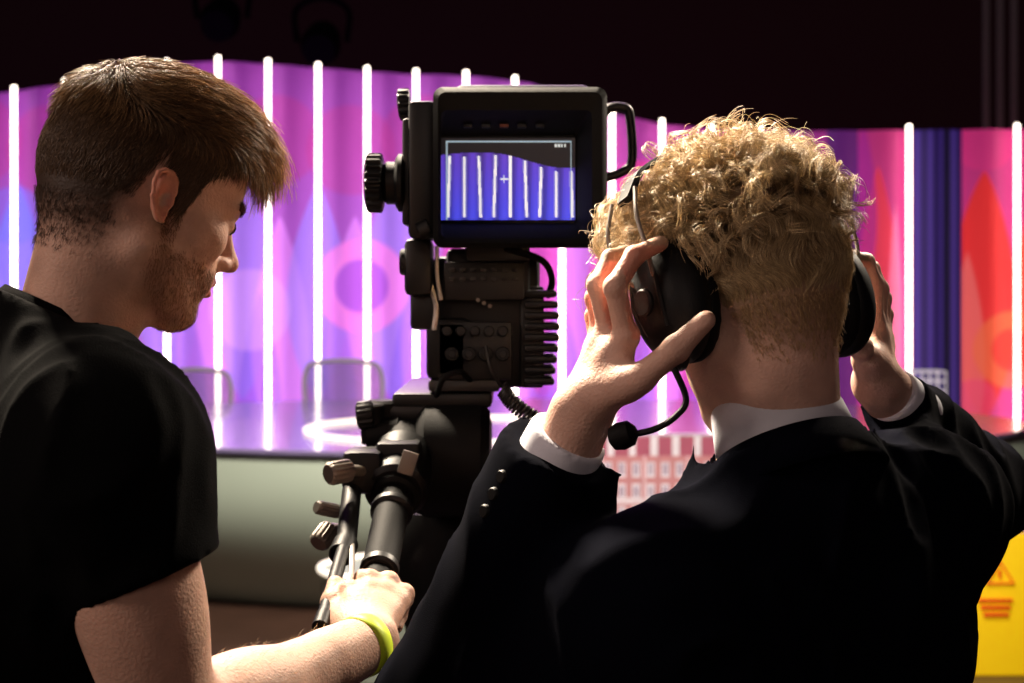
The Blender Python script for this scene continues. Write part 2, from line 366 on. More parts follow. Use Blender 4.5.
# ================================================================ LEFT MAN
Lh_t=P(143,192,1.25); Lh_R=axes(35,22); Lh_s=.88
JL=dict(yaw=22,sR=P(106,450,1.08)); _f,_l,_u=axes(22,0).T
JL['sL']=JL['sR']+_l*.36; mid=(JL['sR']+JL['sL'])/2
JL['chest']=mid-_f*.045-_u*.12; JL['belly']=mid-_f*.06-_u*.34; JL['pelvis']=mid-_f*.08-_u*.55; JL['nb']=P(62,318,1.235)
rootL=root('person',(JL['pelvis'][0],JL['pelvis'][1],0),'person in black t-shirt with short brown hair, looking down, hand on camera pan handle','person')
eR,wR=P(170,738,1.10),P(370,642,1.325)
finL=[PP([(350,592,1.390),(341,588,1.425),(346,612,1.43),(355,624,1.415)]),PP([(369,581,1.405),(363,579,1.445),(364,606,1.455),(369,622,1.44)]),
      PP([(388,583,1.41),(386,583,1.45),(383,608,1.455),(383,624,1.44)]),PP([(404,594,1.405),(405,599,1.438),(400,616,1.438),(397,628,1.425)]),
      PP([(354,632,1.345),(339,620,1.362),(332,602,1.385),(335,583,1.405)])]
eL2=JL['sL']-_u*.29-_f*.02+_l*.04; wL2=eL2+_f*.10-_u*.22
S=SDF(); torso(S,JL,-.014,jr=.056); legs(S,JL,-.012); S.frame(Lh_R,Lh_t,Lh_s); head_core(S); hb=Lh_R@(np.array([-.032,0,-.040])*Lh_s)+Lh_t; S.frame(np.eye(3),np.zeros(3),1)
thr=Lh_R@(np.array([-.008,0,-.070])*Lh_s)+Lh_t
S.cone(hb,JL['nb']-_u*.06,.045,.052,k=.025); S.cone(thr,JL['nb']+_f*.014-_u*.05,.024,.028,k=.03)
arm(S,JL['sR'],eR,wR); arm(S,JL['sL'],eL2,wL2); hand(S,eR*.25+wR*.75,wR,finL,r0=.017,ws=1.04,kn=1.28,pk=.0095)
hd=(wL2-eL2)/np.linalg.norm(wL2-eL2); fr=[]
for i in range(4):
    o=wL2+hd*.085+_f*(.025-.018*i); L=[.042,.046,.043,.034][i]; fr.append([o,o+hd*L-_l*.008,o+hd*L*1.6-_l*.022,o+hd*L*2.0-_l*.036])
fr.append([wL2+hd*.03+_f*.02,wL2+hd*.06+_f*.045-_l*.012,wL2+hd*.09+_f*.05-_l*.02,wL2+hd*.112+_f*.05-_l*.03]); hand(S,eL2*.25+wL2*.75,wL2,fr)
V,q=S.mesh(.0025)
hlL=lambda q:hairline(q,-.090)
mk('body',V,q,M['skin'],rootL,skin_col(V,Lh_R,Lh_t,Lh_s,(196,156,136),(60,44,33),(114,78,54),hlL,soft=.050))
Nn=vnorm(V,q); ql=((V-Lh_t)@Lh_R)/Lh_s
pr=np.clip((hlL(ql)+.006)/.05,0,1)*(ql[:,0]<-.008)*(ql[:,2]<-.035)*(ql[:,2]>-.12)*(np.abs(ql[:,1])<.062)
fuzz('nape_hair',V,Nn,pr*.8,-Lh_R[:,2]*1.0-Lh_R[:,0]*.2,6000,.002,.005,.10,.00020,(74,52,36),M['hair_dark'],rootL,'cropped brown hair at the nape')
fa=wR-eR; tpar=((V-eR)@fa)/(fa@fa); dpar=np.linalg.norm(V-eR-np.clip(tpar,0,1)[:,None]*fa,axis=1)
pr=((tpar>.18)&(tpar<.90)&(dpar<.055))*np.clip(Nn[:,2]*.6+.4,0,1)
fuzz('arm_hair',V,Nn,pr,fa/np.linalg.norm(fa)+np.array([0,.3,-.3]),520,.004,.008,.22,.00009,(196,156,110),M['hair_blond'],rootL,'fine fair hair on the forearm',jt=.35)
toW=lambda Q,R,t,s:(Q*s)@R.T+t
def eyes(R,t,sc,rt):
    for s in (-1,1):
        c=toW(np.array([.0772,s*.031,-.003]),R,t,sc); f=R[:,0]
        o=MB(); o.lathe(c-f*.0128,c+f*.0128,[(0.0,.001)]+[(k/12,.0128*math.sin(math.pi*k/12)+1e-4) for k in range(1,12)]+[(1,.001)]); e=o.build('eyeball',M['eye'],rt)
        o=MB(); o.cyl(c+f*.0105,c+f*.0130,.0058,.004); o.build('iris',M['iris'],e)
eyes(Lh_R,Lh_t,Lh_s,rootL)
# hair
def grow(p,n,L,K,flow,lift,off,wob=.25,jt=.16,inert=.5,cf=75):
    pts=[p-n*.002]; cur=p.copy(); d=None; st=(L/(K-1))[:,None]; N=len(p)
    clump=np.stack([vnoise(p*cf+i*31.7)-.5 for i in range(3)],-1); jit=rng.normal(size=(N,3))*jt
    for i in range(K-1):
        g=grad(cur); fl=flow(cur); fl=fl-g*(fl*g).sum(-1,keepdims=True); fl/=np.linalg.norm(fl,axis=-1,keepdims=True)+1e-9
        v=fl+g*(lift*(1-1.6*i/(K-1)))[:,None]+clump*wob*3+jit; v/=np.linalg.norm(v,axis=-1,keepdims=True)
        d=v if d is None else inert*d+(1-inert)*v; d/=np.linalg.norm(d,axis=-1,keepdims=True); cur=cur+d*st
        s=HL.ev(cur); need=off*(.4+.6*min(1,i/3)); push=np.maximum(need-s,0); cur=cur+g*push[:,None]; pts.append(cur.copy())
    return np.stack(pts,1)
q0=surf(130000); w=hairline(q0,-.080); back=q0[:,0]<-.01
q0=q0[np.where(back,rng.random(len(q0))<np.clip(w/.040,0,1)**.7,w>rng.normal(size=len(q0))*.003)][:42000]; n0=grad(q0)
top=np.clip((q0[:,2]-.045)/.04,0,1); front=np.clip((q0[:,0]+.02)/.08,0,1); low=np.clip((q0[:,2]+.07)/.10,0,1); crown=np.exp(-((q0[:,0]+.055)**2+q0[:,1]**2)/.0012)*top
L=(.003+.009*low**1.5+.020*top+.030*top*front)*(.5+.9*rng.random(len(q0)))*(1-.35*crown)
def flowL(c):
    t=np.clip((c[:,2]-.035)/.04,0,1)[:,None]*np.clip((c[:,0]+.100)/.06,0,1)[:,None]
    return t*np.array([1.0,-.12,.18])+(1-t)*np.array([-.25,0,-1.0])
off=.0006+.030*top*rng.random(len(q0))**.6*(.66+.34*front)*(1-.40*crown)+.002*low*rng.random(len(q0))
G=grow(q0,n0,L,11,flowL,.04+.26*top*(1-crown)+.45*top*front,off,.07,.11,.7,80)
K=11; c0=lin((72,51,35)); c1=lin((228,178,116)); tt=(np.linspace(0,1,K)[None,:]**1.2*(.12+.48*top[:,None]+.4*(top*front)[:,None])*(.4+.7*rng.random((len(q0),1))))[...,None]  # tips and fringe lightened: golden backlight put into the strand colour
colr=(c0*(1-tt)+c1*tt)*(.7+.6*rng.random((len(q0),1,1)))
rad=np.tile(np.linspace(.00031,.00011,K),(len(q0),1))*np.where(low<.5,.7,1.0)[:,None]
strands('hair',toW(G,Lh_R,Lh_t,Lh_s),rad,colr,M['hair_dark'],rootL,label='short brown hair swept forward')
q0=surf(90000); ok=(q0[:,2]<-.052+np.clip(.03-q0[:,0],0,.03)*.9+rng.normal(size=len(q0))*.004)&(q0[:,0]>.010+rng.normal(size=len(q0))*.004)&(q0[:,2]>-.122)&~((q0[:,0]>.084)&(abs(q0[:,1])<.024)&(q0[:,2]>-.076)&(q0[:,2]<-.053))
side=(np.abs(q0[:,1])>.045)&(q0[:,0]>.008)&(q0[:,0]<.026)&(q0[:,2]<-.01)&(q0[:,2]>-.07); q0=q0[ok|side][:7500]; n0=grad(q0)
G=grow(q0,n0,(.0020+.0035*rng.random(len(q0))),5,lambda c:np.array([.2,0,-1.0])+0*c,.35+0*q0[:,0],.0004+.0010*rng.random(len(q0)),.1)
strands('beard',toW(G,Lh_R,Lh_t,Lh_s),np.tile(np.linspace(.00016,.00008,5),(len(q0),1)),np.tile(lin((128,84,54)),(len(q0),1))*(.7+.6*rng.random((len(q0),1))),M['hair_dark'],rootL,label='short ginger-brown beard')
q9=surf(90000)
for sgn in (-1,1):
    ok=(np.abs(q9[:,2]-.020+np.abs(np.abs(q9[:,1])-.03)*.15)<.004)&(q9[:,1]*sgn>.012)&(np.abs(q9[:,1])<.05)&(q9[:,0]>.05); q0=q9[ok][:280]; n0=grad(q0)
    G=grow(q0,n0,.008+.003*rng.random(len(q0)),5,lambda c:np.stack([0*c[:,0],np.sign(c[:,1]),.2+0*c[:,0]],-1),.4+0*q0[:,0],.0008+.001*rng.random(len(q0)),.1)
    strands('eyebrow',toW(G,Lh_R,Lh_t,Lh_s),np.tile(np.linspace(.0003,.0001,5),(len(q0),1)),np.tile(lin((90,60,40)),(len(q0),1)),M['hair_dark'],rootL)
# t-shirt
def folds(amp,fx):
    def post(Q,d):
        a=vnoise(Q*np.array(fx)+vnoise(Q*6)[...,None]*2.2); b=vnoise(Q*np.array(fx)[[1,2,0]]*.8+7)
        return d-amp*((1-np.abs(2*a-1))**2.2*1.3+.5*b-.6)
    return post
up=eR-JL['sR']; hem=P(160,574,1.085); hn=P(160+36,574+88,1.085)-hem; hn/=np.linalg.norm(hn); upn=up/np.linalg.norm(up)
S=SDF(); torso(S,JL,.004,k=.07,jr=.050)
S.cone(JL['nb']-_u*.055-_l*.02,JL['sR']+_u*.012+_l*.03,.050,.046,k=.07)
S.cone(JL['sR'],hem+upn*.06,.054,.058,k=.04,plane=(hem,hn)); S.cone(JL['sL'],JL['sL']*.5+eL2*.5,.060,.060,k=.04,cap=True)
S.cone(JL['nb']-_u*.08,JL['nb']+_u*.02,.064,.056,k=.05)
S.ell(JL['pelvis'],(.12,.17,.10),R=axes(22,0),k=.06)
fo=folds(.0055,(22,22,13))
nbL=JL['nb'].copy(); nl=_u*.90+_f*.44; nl/=np.linalg.norm(nl)
def post(Q,d):
    cut=np.abs((Q-hem)@hn); near=np.linalg.norm(np.cross(Q-hem,upn),axis=-1)<.085
    d2=fo(Q,d); w=np.where(near,np.clip(cut/.03,0,1),1); d=d*(1-w)+d2*w
    ct=(Q-nbL)@nl; nr=np.linalg.norm(Q-nbL,axis=-1)<.10; d=np.where(nr,np.maximum(d,ct),d)
    return np.maximum(d,.86-Q[...,2])
S.post=post; V,q=S.mesh(.0045); mk('t_shirt',V,q,M['tshirt'],rootL)
ring('shirt_collar',nbL-nl*.014,nl,_f,.055,.062,.020,.005,M['tshirt'],rootL,ry=1.0)
S=SDF(); R22=axes(22,0); S.ell(JL['pelvis'],(.118,.165,.12),R=R22,k=.04); legs(S,JL,.012,feet=False); S.post=lambda Q,d:np.maximum(d,.045-Q[...,2]); V,q=S.mesh(.009); mk('trousers',V,q,M['trouser'],rootL)
shoes(JL,rootL)
wd=(wR-eR)/np.linalg.norm(wR-eR); wc=wR-wd*.010
ring('wristband',wc-wd*.012,wd+0*wd,np.array([0,0,1.0]),.0278,.0286,.020,.0012,M['band'],rootL,label='yellow-green paper wristband')
# ================================================================ RIGHT MAN
Rh_t=P(750,290,1.25); Rh_R=axes(122,22,0); Rh_s=.91
JR=dict(yaw=120,sL=P(650,612,1.14),sR=P(918,514,1.33)); _f,_l,_u=axes(120,0).T
mid=(JR['sR']+JR['sL'])/2; JR['nb']=P(783,436,1.225); JR['chest']=mid-_u*.11-np.array([.016,0,0]); JR['belly']=mid-_u*.32-np.array([.03,0,0]); JR['pelvis']=mid-_u*.52-np.array([.03,0,0])
rootR=root('person',(JR['pelvis'][0],JR['pelvis'][1],0),'person with curly blond hair in a dark suit seen from behind, holding both headset cups','person')
eL,wL=P(458,714,1.27),P(582,412,1.19); eR2,wR2=P(980,494,1.58),P(878,383,1.375)
finR=[PP([(626,336,1.165),(615,287,1.155),(634,256,1.168),(661,243,1.185)]),PP([(609,330,1.187),(598,285,1.182),(611,259,1.197),(634,250,1.21)]),
      PP([(602,335,1.208),(596,298,1.212),(606,272,1.225),(622,262,1.238)]),PP([(598,348,1.232),(594,316,1.242),(601,296,1.252),(613,288,1.257)]),
      PP([(596,396,1.175),(641,378,1.142),(676,349,1.128),(706,320,1.122)])]
finR2=[PP([(873,320,1.375),(874,284,1.362),(866,262,1.345),(849,256,1.33)]),PP([(877,323,1.395),(879,289,1.385),(871,269,1.37),(856,265,1.355)]),
      PP([(880,329,1.415),(882,299,1.41),(875,281,1.395),(862,276,1.38)]),PP([(883,339,1.432),(885,315,1.43),(880,299,1.42),(869,294,1.405)]),
      PP([(873,368,1.355),(866,358,1.335),(861,348,1.315),(852,342,1.298)])]
S=SDF(); torso(S,JR,-.014,w=.88,jr=.052); legs(S,JR,-.012); S.frame(Rh_R,Rh_t,Rh_s); head_core(S); hb=Rh_R@(np.array([-.030,0,-.045])*Rh_s)+Rh_t; thr=Rh_R@(np.array([.010,0,-.080])*Rh_s)+Rh_t; S.frame(np.eye(3),np.zeros(3),1)
S.cone(hb,JR['nb']-_u*.03,.046,.051,k=.025); S.cone(thr,JR['nb']+_f*.03-_u*.04,.026,.032,k=.03)
arm(S,JR['sL'],eL,wL); arm(S,JR['sR'],eR2,wR2); hand(S,eL*.2+wL*.8,wL,finR); hand(S,eR2*.2+wR2*.8,wR2,finR2,ws=.86)
V,q=S.mesh(.0025)
hlR=lambda q:hairline(q,-.098)
mk('body',V,q,M['skin'],rootR,skin_col(V,Rh_R,Rh_t,Rh_s,(202,162,144),(132,106,76),None,hlR,nail=[(P(711,312,1.112),.0065)],soft=.050,hmax=.8))
Nn=vnorm(V,q); ql=((V-Rh_t)@Rh_R)/Rh_s
pr=np.clip((hlR(ql)-.002)/.045,0,1)*(ql[:,0]<-.008)*(ql[:,2]<-.035)*(np.abs(ql[:,1])<.062)
fuzz('nape_hair',V,Nn,pr*.8,-Rh_R[:,2]-Rh_R[:,0]*.2,8500,.002,.005,.12,.00020,(176,144,102),M['hair_blond'],rootR,'cropped blond hair tapering down the nape',jt=.3)
eyes(Rh_R,Rh_t,Rh_s,rootR)
hc0=lin((138,110,74)); hc1=lin((222,194,146))
q0=surf(80000); w=hairline(q0,-.080); q0=q0[(rng.random(len(q0))<np.clip(w/.030,0,1)**.8)&(q0[:,2]<.06)][:22000]; n0=grad(q0); low=np.clip((q0[:,2]+.07)/.09,0,1)
L=(.004+.015*low)*(.6+.8*rng.random(len(q0)))
G=grow(q0,n0,L,9,lambda c:np.array([-.25,0,-1.0])+.8*np.stack([np.sin(c[:,2]*150),np.sin(c[:,2]*130+c[:,0]*90+vnoise(c*30)*5),0*c[:,0]],-1),.15+0*low,.0006+.0035*low**1.5*rng.random(len(q0)),.12,.07)
tt=(np.linspace(0,1,9)[None,:]*(.3+.7*rng.random((len(q0),1))))[...,None]
strands('short_hair',toW(G,Rh_R,Rh_t,Rh_s),np.tile(np.linspace(.00031,.00012,9),(len(q0),1)),(hc0*(1-tt)+hc1*tt)*(.7+.5*rng.random((len(q0),1,1))),M['hair_blond'],rootR,label='short blond hair on the back of the head')
q0=surf(34000); w=hairline(q0,-.074); bk=np.clip((-q0[:,0]-.0)/.08,0,1)
wt=np.clip((q0[:,2]+.004-.050*bk-.018*rng.normal(size=len(q0)))/.03,0,1); q0=q0[(w>0.0)&(wt>.3)][:1400]; n0=grad(q0)
N=len(q0); K=34; C=14; t=np.linspace(0,1,K)
up_=np.clip((q0[:,2]+.01)/.07,0,1); frt=np.clip((q0[:,0]+.03)/.08,0,1); lft=np.clip(q0[:,1]/.05,0,1); rgt=np.clip(-q0[:,1]/.06,0,1)*(1-.6*up_)
Hh=(.002+.023*up_+.013*frt+.010*lft*up_)*(.35+1.0*rng.random(N))*(1-.60*rgt); Ll=(.014+.028*up_+.014*frt)*(.6+.8*rng.random(N))*(1-.40*rgt)
sw=np.stack([vnoise(q0*34+i*17.3)-.5 for i in range(3)],-1)*2.6
lat=rng.normal(size=(N,3))*.35+sw+np.array([0.1,.1,-.5])+q0*5; lat-=n0*(lat*n0).sum(1,keepdims=True); lat/=np.linalg.norm(lat,axis=1,keepdims=True)
hx=np.cross(n0,lat)
ax_=n0[:,None,:]*(Hh[:,None]*np.sin(t*2.2))[...,None]+lat[:,None,:]*(Ll[:,None]*t**1.1)[...,None]
rc=(.0034+.0058*rng.random(N))*(.4+.65*up_)*(1-.3*rgt); turns=.8+.9*rng.random(N); ph=rng.random(N)*6.28; sg=np.where(rng.random(N)>.5,1,-1)
out=[];cols=[]
for c in range(C):
    fly=(rng.random(N)<.07); dphi=rng.normal(size=N)*(.18+.5*fly); dr=1+rng.normal(size=N)*(.11+.3*fly); dof=rng.normal(size=(N,3))*(.0016+.004*fly[:,None])
    an=(ph+dphi)[:,None]+sg[:,None]*6.283*turns[:,None]*t; rr=rc[:,None]*dr[:,None]*np.minimum(1,t*4)
    out.append(q0[:,None,:]+ax_+(n0[:,None,:]*np.cos(an)[...,None]+hx[:,None,:]*np.sin(an)[...,None])*rr[...,None]+dof[:,None,:]*(.3+t*1.3)[:,None])
    tt=(t[None,:]*(.4+.6*rng.random((N,1))))[...,None]; cols.append((hc0*(1-tt)+lin((238,212,166))*tt)*(.7+.5*rng.random((N,1,1))))
Q=np.concatenate(out); cc=np.concatenate(cols); ins=HL.ev(Q)
g=grad(Q); Q=Q+g*np.maximum(.001-ins,0)[...,None]
strands('curly_hair',toW(Q,Rh_R,Rh_t,Rh_s),np.tile(np.linspace(.00034,.00015,K),(len(Q),1)),cc,M['hair_blond'],rootR,label='tousled curly blond hair on the crown')
# jacket
cuffL=P(559,454,1.205); cuffR=P(898,400,1.395)
S=SDF(); torso(S,JR,.010,k=.07,w=.82,jr=.050); Rb=axes(120,0)
S.cone(JR['sL'],eL,.062,.066,k=.05); S.cone(eL,cuffL,.068,.0505,k=.03,cap=True); S.cone(JR['sR'],eR2,.053,.052,k=.06); S.cone(eR2,cuffR,.050,.031,k=.03,cap=True)
S.ell(JR['pelvis']-_u*.05,(.120,.16,.17),R=Rb,k=.08)
S.cone(JR['nb']-_u*.045-_f*.01,JR['nb']-_u*.01-_f*.005,.066,.062,k=.04)
fo2=folds(.0065,(22,22,12))
nb2=JR['nb']; nj=_u*.88+_f*.47; nj/=np.linalg.norm(nj)
def post(Q,d):
    d=fo2(Q,d); d=np.maximum(d,.74-Q[...,2])
    cut=(Q-(nb2-_u*.022))@nj; near=np.linalg.norm(Q-nb2,axis=-1)<.078
    d=np.where(near,np.maximum(d,cut),d); return d
S.post=post; V,q=S.mesh(.0045); jk=mk('suit_jacket',V,q,M['suit'],rootR,smooth=True)
ax2=(eL-cuffL); ax2n=ax2/np.linalg.norm(ax2); sd=np.array([-.80,-.60,0.]); sd-=ax2n*(sd@ax2n); sd/=np.linalg.norm(sd)
for i in range(3):
    c=cuffL+ax2*(.09+.062*i); r_=.0505+.0175*(.09+.062*i)
    for _ in range(40):
        if S.ev((c+sd*r_)[None])[0]<0: r_+=.001
        else: break
    o=MB(); o.cyl(c+sd*(r_-.003),c+sd*(r_+.002),.0062,.0055); o.build('sleeve_button',M['blackp'],jk)
ring('shirt_collar',JR['nb']-nj*.016,nj,_f,.053,.062,.056,.003,M['shirt'],rootR,gap=8,label='white shirt collar')
ring('jacket_collar',JR['nb']-nj*.046,nj,_f,.065,.078,.036,.006,M['suit'],rootR,gap=35)
for (a,b) in ((cuffL,wL),(cuffR,wR2)):
    S=SDF(); d=(b-a)/np.linalg.norm(b-a); S.cone(a-d*.03,a+d*.020,.0360,.0345,k=.01,cap=True) if b is wL else S.cone(a-d*.03,a+d*.012,.0285,.0280,k=.01,cap=True); V,q=S.mesh(.003); mk('shirt_cuff',V,q,M['shirt'],rootR)['label']='white shirt cuff'
S=SDF(); S.ell(JR['pelvis'],(.118,.165,.12),R=Rb,k=.04); legs(S,JR,.012,feet=False); S.post=lambda Q,d:np.maximum(d,.045-Q[...,2]); V,q=S.mesh(.009); mk('trousers',V,q,M['suit'],rootR)
shoes(JR,rootR)
# ================================================================ HEADSET
W=lambda x,y,z:toW(np.array([x,y,z]),Rh_R,Rh_t,.92)
hs=root('headset',W(0,0,.1),'black intercom headset with boom microphone worn over curly blond hair','headset')
for s in (1,-1):
    e_=0 if s>0 else .006
    S=SDF().frame(Rh_R,Rh_t,.92); S.ell((.002-e_,s*(.102+e_),-.010),(.041,.027,.058),k=.01)
    S.ell((.002-e_,s*(.092+e_),-.010),(.044,.021,.060),k=.01)
    V,q=S.mesh(.003); cup=mk('ear_cup',V,q,M['blackp'],hs)
    S=SDF().frame(Rh_R,Rh_t,.92)
    for i in range(20):
        a=6.2832*i/20;b=6.2832*(i+1)/20; S.cone((.002-e_+.032*math.cos(a),s*(.082+e_),-.012+.046*math.sin(a)),(.002-e_+.032*math.cos(b),s*(.082+e_),-.012+.046*math.sin(b)),.011,.011,k=.004)
    V,q=S.mesh(.003); mk('cushion',V,q,M['blackr'],cup)
    o=MB(); o.cyl(W(.002,s*.122,-.012),W(.002,s*.132,-.012),.012); o.build('cup_pivot',M['blackm'],cup)
    for dx in (.018,-.015): 
        o=MB(); o.tube(spl([W(dx,s*.121,.014),W(dx*1.2,s*.125,-.012),W(dx*.9,s*.121,-.040)],6),.003); o.build('cup_yoke',M['blackm'],cup)
    for dx in (-.024,.024):
        o=MB(); o.tube(spl([W(dx*.6,s*.124,.008),W(dx,s*.132,.03),W(dx,s*.134,.062),W(dx*.8,s*.124,.094)],8),.0020,8); o.build('wire_arm',M['grey'],hs)
o=MB(); bp=spl([W(0,.124,.088),W(0,.100,.118),W(0,.052,.138),W(0,0,.140),W(0,-.045,.134),W(0,-.086,.116),W(0,-.116,.090)],6)
t_=bmesh.new(); rr=[]
for i,p in enumerate(bp):
    a_=bp[max(0,i-1)]; b_=bp[min(len(bp)-1,i+1)]; tg=(b_-a_)/np.linalg.norm(b_-a_); fx=Rh_R[:,0]; nn=np.cross(tg,fx)
    wd_=.014*(.7+.3*math.sin(math.pi*i/(len(bp)-1)))
    rr.append([t_.verts.new(Vector([float(x) for x in p+fx*dx*wd_+nn*dn])) for dx,dn in ((-1,0),(-.8,.003),(.8,.003),(1,0),(.8,-.003),(-.8,-.003))])
for A_,B_ in zip(rr,rr[1:]):
    for j in range(6): t_.faces.new((A_[j],A_[(j+1)%6],B_[(j+1)%6],B_[j]))
t_.faces.new(rr[0][::-1]); t_.faces.new(rr[-1]); o._m(t_); o.build('headband',M['blackr'],hs)
o=MB(); o.tube(spl([W(0,.114,-.060),W(-.002,.118,-.070),P(686,398,1.15),P(676,416,1.148),P(655,429,1.15),P(630,435,1.155)],8),.0028); bo=o.build('microphone_boom',M['blackp'],hs)
o=MB(); o.cyl(W(-.002,.104,-.066),W(-.002,.122,-.066),.012); o.build('boom_joint',M['blackp'],bo)
o=MB(); o.lathe(P(636,431,1.153),P(610,440,1.16),[(0,.005),(.2,.0105),(.6,.0115),(.9,.0095),(1,.005)]); o.build('microphone',M['blackr'],bo)
# ================================================================ TELEVISION CAMERA
cam=root('television_camera',P(490,400,1.8),'black studio television camera with lit viewfinder between the two people','camera')
def bx(o,u0,v0,u1,v1,Y0,Y1,bev=.004,R=None):
    a=P(u0,v0,Y0);b=P(u1,v1,Y0); c=(a+b)/2; o.box((c[0],(Y0+Y1)/2,c[2]),(abs(b[0]-a[0]),Y1-Y0,abs(a[2]-b[2])),bev=bev,R=R); return o
o=MB(); bx(o,440,92,603,242,1.655,1.75,.012); bx(o,455,84,590,110,1.70,1.80,.008); vf=o.build('viewfinder_housing',M['blackp'],cam)
t_=bmesh.new(); rings=[]
def rrect(u0,v0,u1,v1,Y,rad):
    pts=[]
    for (cu,cv,a0) in ((u1-rad,v0+rad,-90),(u1-rad,v1-rad,0),(u0+rad,v1-rad,90),(u0+rad,v0+rad,180)):
        for k in range(5):
            a=math.radians(a0+k*22.5); pts.append(P(cu+rad*math.cos(a),cv+rad*math.sin(a),Y))
    return [t_.verts.new(Vector([float(x) for x in p])) for p in pts]
rings=[rrect(434,88,606,247,1.668,10),rrect(433,87,607,248,1.595,10),rrect(438,92,602,243,1.588,8),rrect(441,110,592,238,1.592,6),rrect(440,135,576,223,1.640,3)]
for A_,B_ in zip(rings,rings[1:]):
    for j in range(20): t_.faces.new((A_[j],A_[(j+1)%20],B_[(j+1)%20],B_[j]))
o=MB(); o._m(t_); o.build('viewfinder_hood',M['blackr'],vf)
o=MB(); bx(o,437,128,580,226,1.642,1.656,.002); o.build('screen_bezel',M['blackp'],vf)
nx,nz=170,104; U=np.linspace(440,575,nx); Vv=np.linspace(138,220,nz); UU,VV=np.meshgrid(U,Vv,indexing='ij'); Ys=1.639
X=(UU-512)*Ys/F; Z=EH-(VV-V0)*Ys/F; Vt=np.stack([X,np.full_like(X,Ys),Z],-1).reshape(-1,3)
c=np.zeros((nx,nz,3)); c[:]=lin((14,11,16)); tS=np.clip((UU-495)/75,0,1); edge=155-2.5*np.sin((UU-440)/24.)+11*tS*tS*(3-2*tS); m=VV>edge
g=np.clip((VV-155)/65,0,1)[...,None]; c[m]=((1-g)*lin((78,50,166))+g*lin((58,62,205)))[m]
wv=np.sin((UU-440)/135*6.28*8.6+1.0); c[m]*=(1+.4*wv[m])[...,None]
for k in range(9):
    uc=449+k*15.3+(VV-180)*.03*((k%3)-1); top_=edge+2+2*math.sin(k*1.1); mm=(np.abs(UU-uc)<.9)&(VV>top_)&(VV<217); c[mm]=1.0
    mm=(np.abs(UU-uc)<2.2)&(VV>top_)&(VV<217)&(np.abs(UU-uc)>=.9); c[mm]=c[mm]*.5+.35*lin((190,190,255))
bd=((np.abs(UU-447)<.7)|(np.abs(UU-571)<.7))&(VV>141)|((np.abs(VV-141.5)<.7)&(UU>447)&(UU<571)); c[bd]=lin((150,175,190))
cr=((np.abs(UU-504)<.6)&(np.abs(VV-179)<4))|((np.abs(VV-179)<.6)&(np.abs(UU-504)<4)); c[cr]=lin((220,230,240))
for a in (556,559,562,565): c[(np.abs(UU-a)<1)&(np.abs(VV-145.5)<1.6)]=lin((200,210,210))
ii=np.arange(nx*nz).reshape(nx,nz); Fq=np.stack([ii[:-1,:-1],ii[:-1,1:],ii[1:,1:],ii[1:,:-1]],-1).reshape(-1,4)
sc=mk('screen',Vt,Fq,M['screen'],vf,c.reshape(-1,3)); sc['label']='lit screen showing the purple set and white tubes'
o=MB(); bx(o,408,100,436,238,1.63,1.72,.006); bx(o,402,118,412,225,1.64,1.70,.004); o.build('side_bracket',M['blackm'],cam)
o=MB(); o.knob(P(366,183,1.66),P(384,183,1.66),.033,22); o.cyl(P(384,183,1.66),P(400,183,1.66),.025); o.cyl(P(396,183,1.66),P(406,183,1.66),.034); o.build('tilt_knob',M['blackp'],cam)
o=MB(); o.knob(P(398,105,1.70),P(411,104,1.70),.018,12); o.build('small_knob',M['blackm'],cam)
o=MB(); o.cyl(P(430,226,1.61),P(418,232,1.61),.010); o.build('small_knob',M['blackm'],cam)
o=MB(); o.tube(spl([P(600,118,1.74),P(610,108,1.74),P(625,108,1.74),P(630,118,1.74),P(632,160,1.74),P(622,172,1.74),P(604,178,1.74)],6),.0058,10); o.build('carry_handle',M['blackm'],cam)
for k in range(5):
    o=MB(); p_=P(468+k*18,126,1.620); o.box(p_,(.010,.010,.004),bev=.001); o.build('button',M['blackm'] if k!=2 else M['orange'],vf)
o=MB(); bx(o,465,238,530,262,1.69,1.78,.006); bx(o,404,238,432,296,1.68,1.74,.008); bx(o,410,288,440,330,1.70,1.76,.006); o.cyl(P(400,262,1.70),P(412,262,1.70),.016); o.build('viewfinder_mount',M['blackm'],cam)
o=MB(); o.tube(spl([P(430,246,1.69),P(428,275,1.69),P(436,305,1.69),P(434,330,1.69)],6),.0035); o.build('steel_stay',M['silver'],cam)
o=MB(); o.tube(spl([P(437,246,1.69),P(437,275,1.69),P(441,300,1.69)],6),.0025); o.build('steel_stay',M['silver'],cam)
o=MB(); bx(o,432,256,540,388,1.715,2.08,.010); bx(o,446,248,530,300,1.70,1.80,.008); bx(o,426,318,470,380,1.70,1.90,.008); body=o.build('camera_body',M['blackp'],cam)
o=MB(); bx(o,444,262,524,300,1.694,1.702,.002); o.build('control_panel',M['blackm'],body)
o=MB(); bx(o,438,322,512,380,1.700,1.712,.002); o.build('control_panel',M['blackm'],body)
for r in range(2):
    for k in range(7):
        o=MB(); o.box(P(452+k*10.5,270+r*9,1.692),(.0065,.004,.0042),bev=.001); o.build('button',M['dgrey'],body)
for k in range(5):
    o=MB(); o.knob(P(447+k*14,331,1.700),P(447+k*14,331,1.690),.0062,12); o.build('dial',M['blackm'],body)
for k in range(4):
    o=MB(); o.cyl(P(452+k*17,354,1.702),P(452+k*17,354,1.690),.0085); o.cyl(P(452+k*17,354,1.691),P(452+k*17,354,1.686),.005); o.build('connector',M['blackm'],body)
for k in range(3):
    o=MB(); o.cyl(P(478+k*6,300+k*3,1.700),P(478+k*6,300+k*3,1.692),.0024); o.build('switch',M['grey'],body)
o=MB()
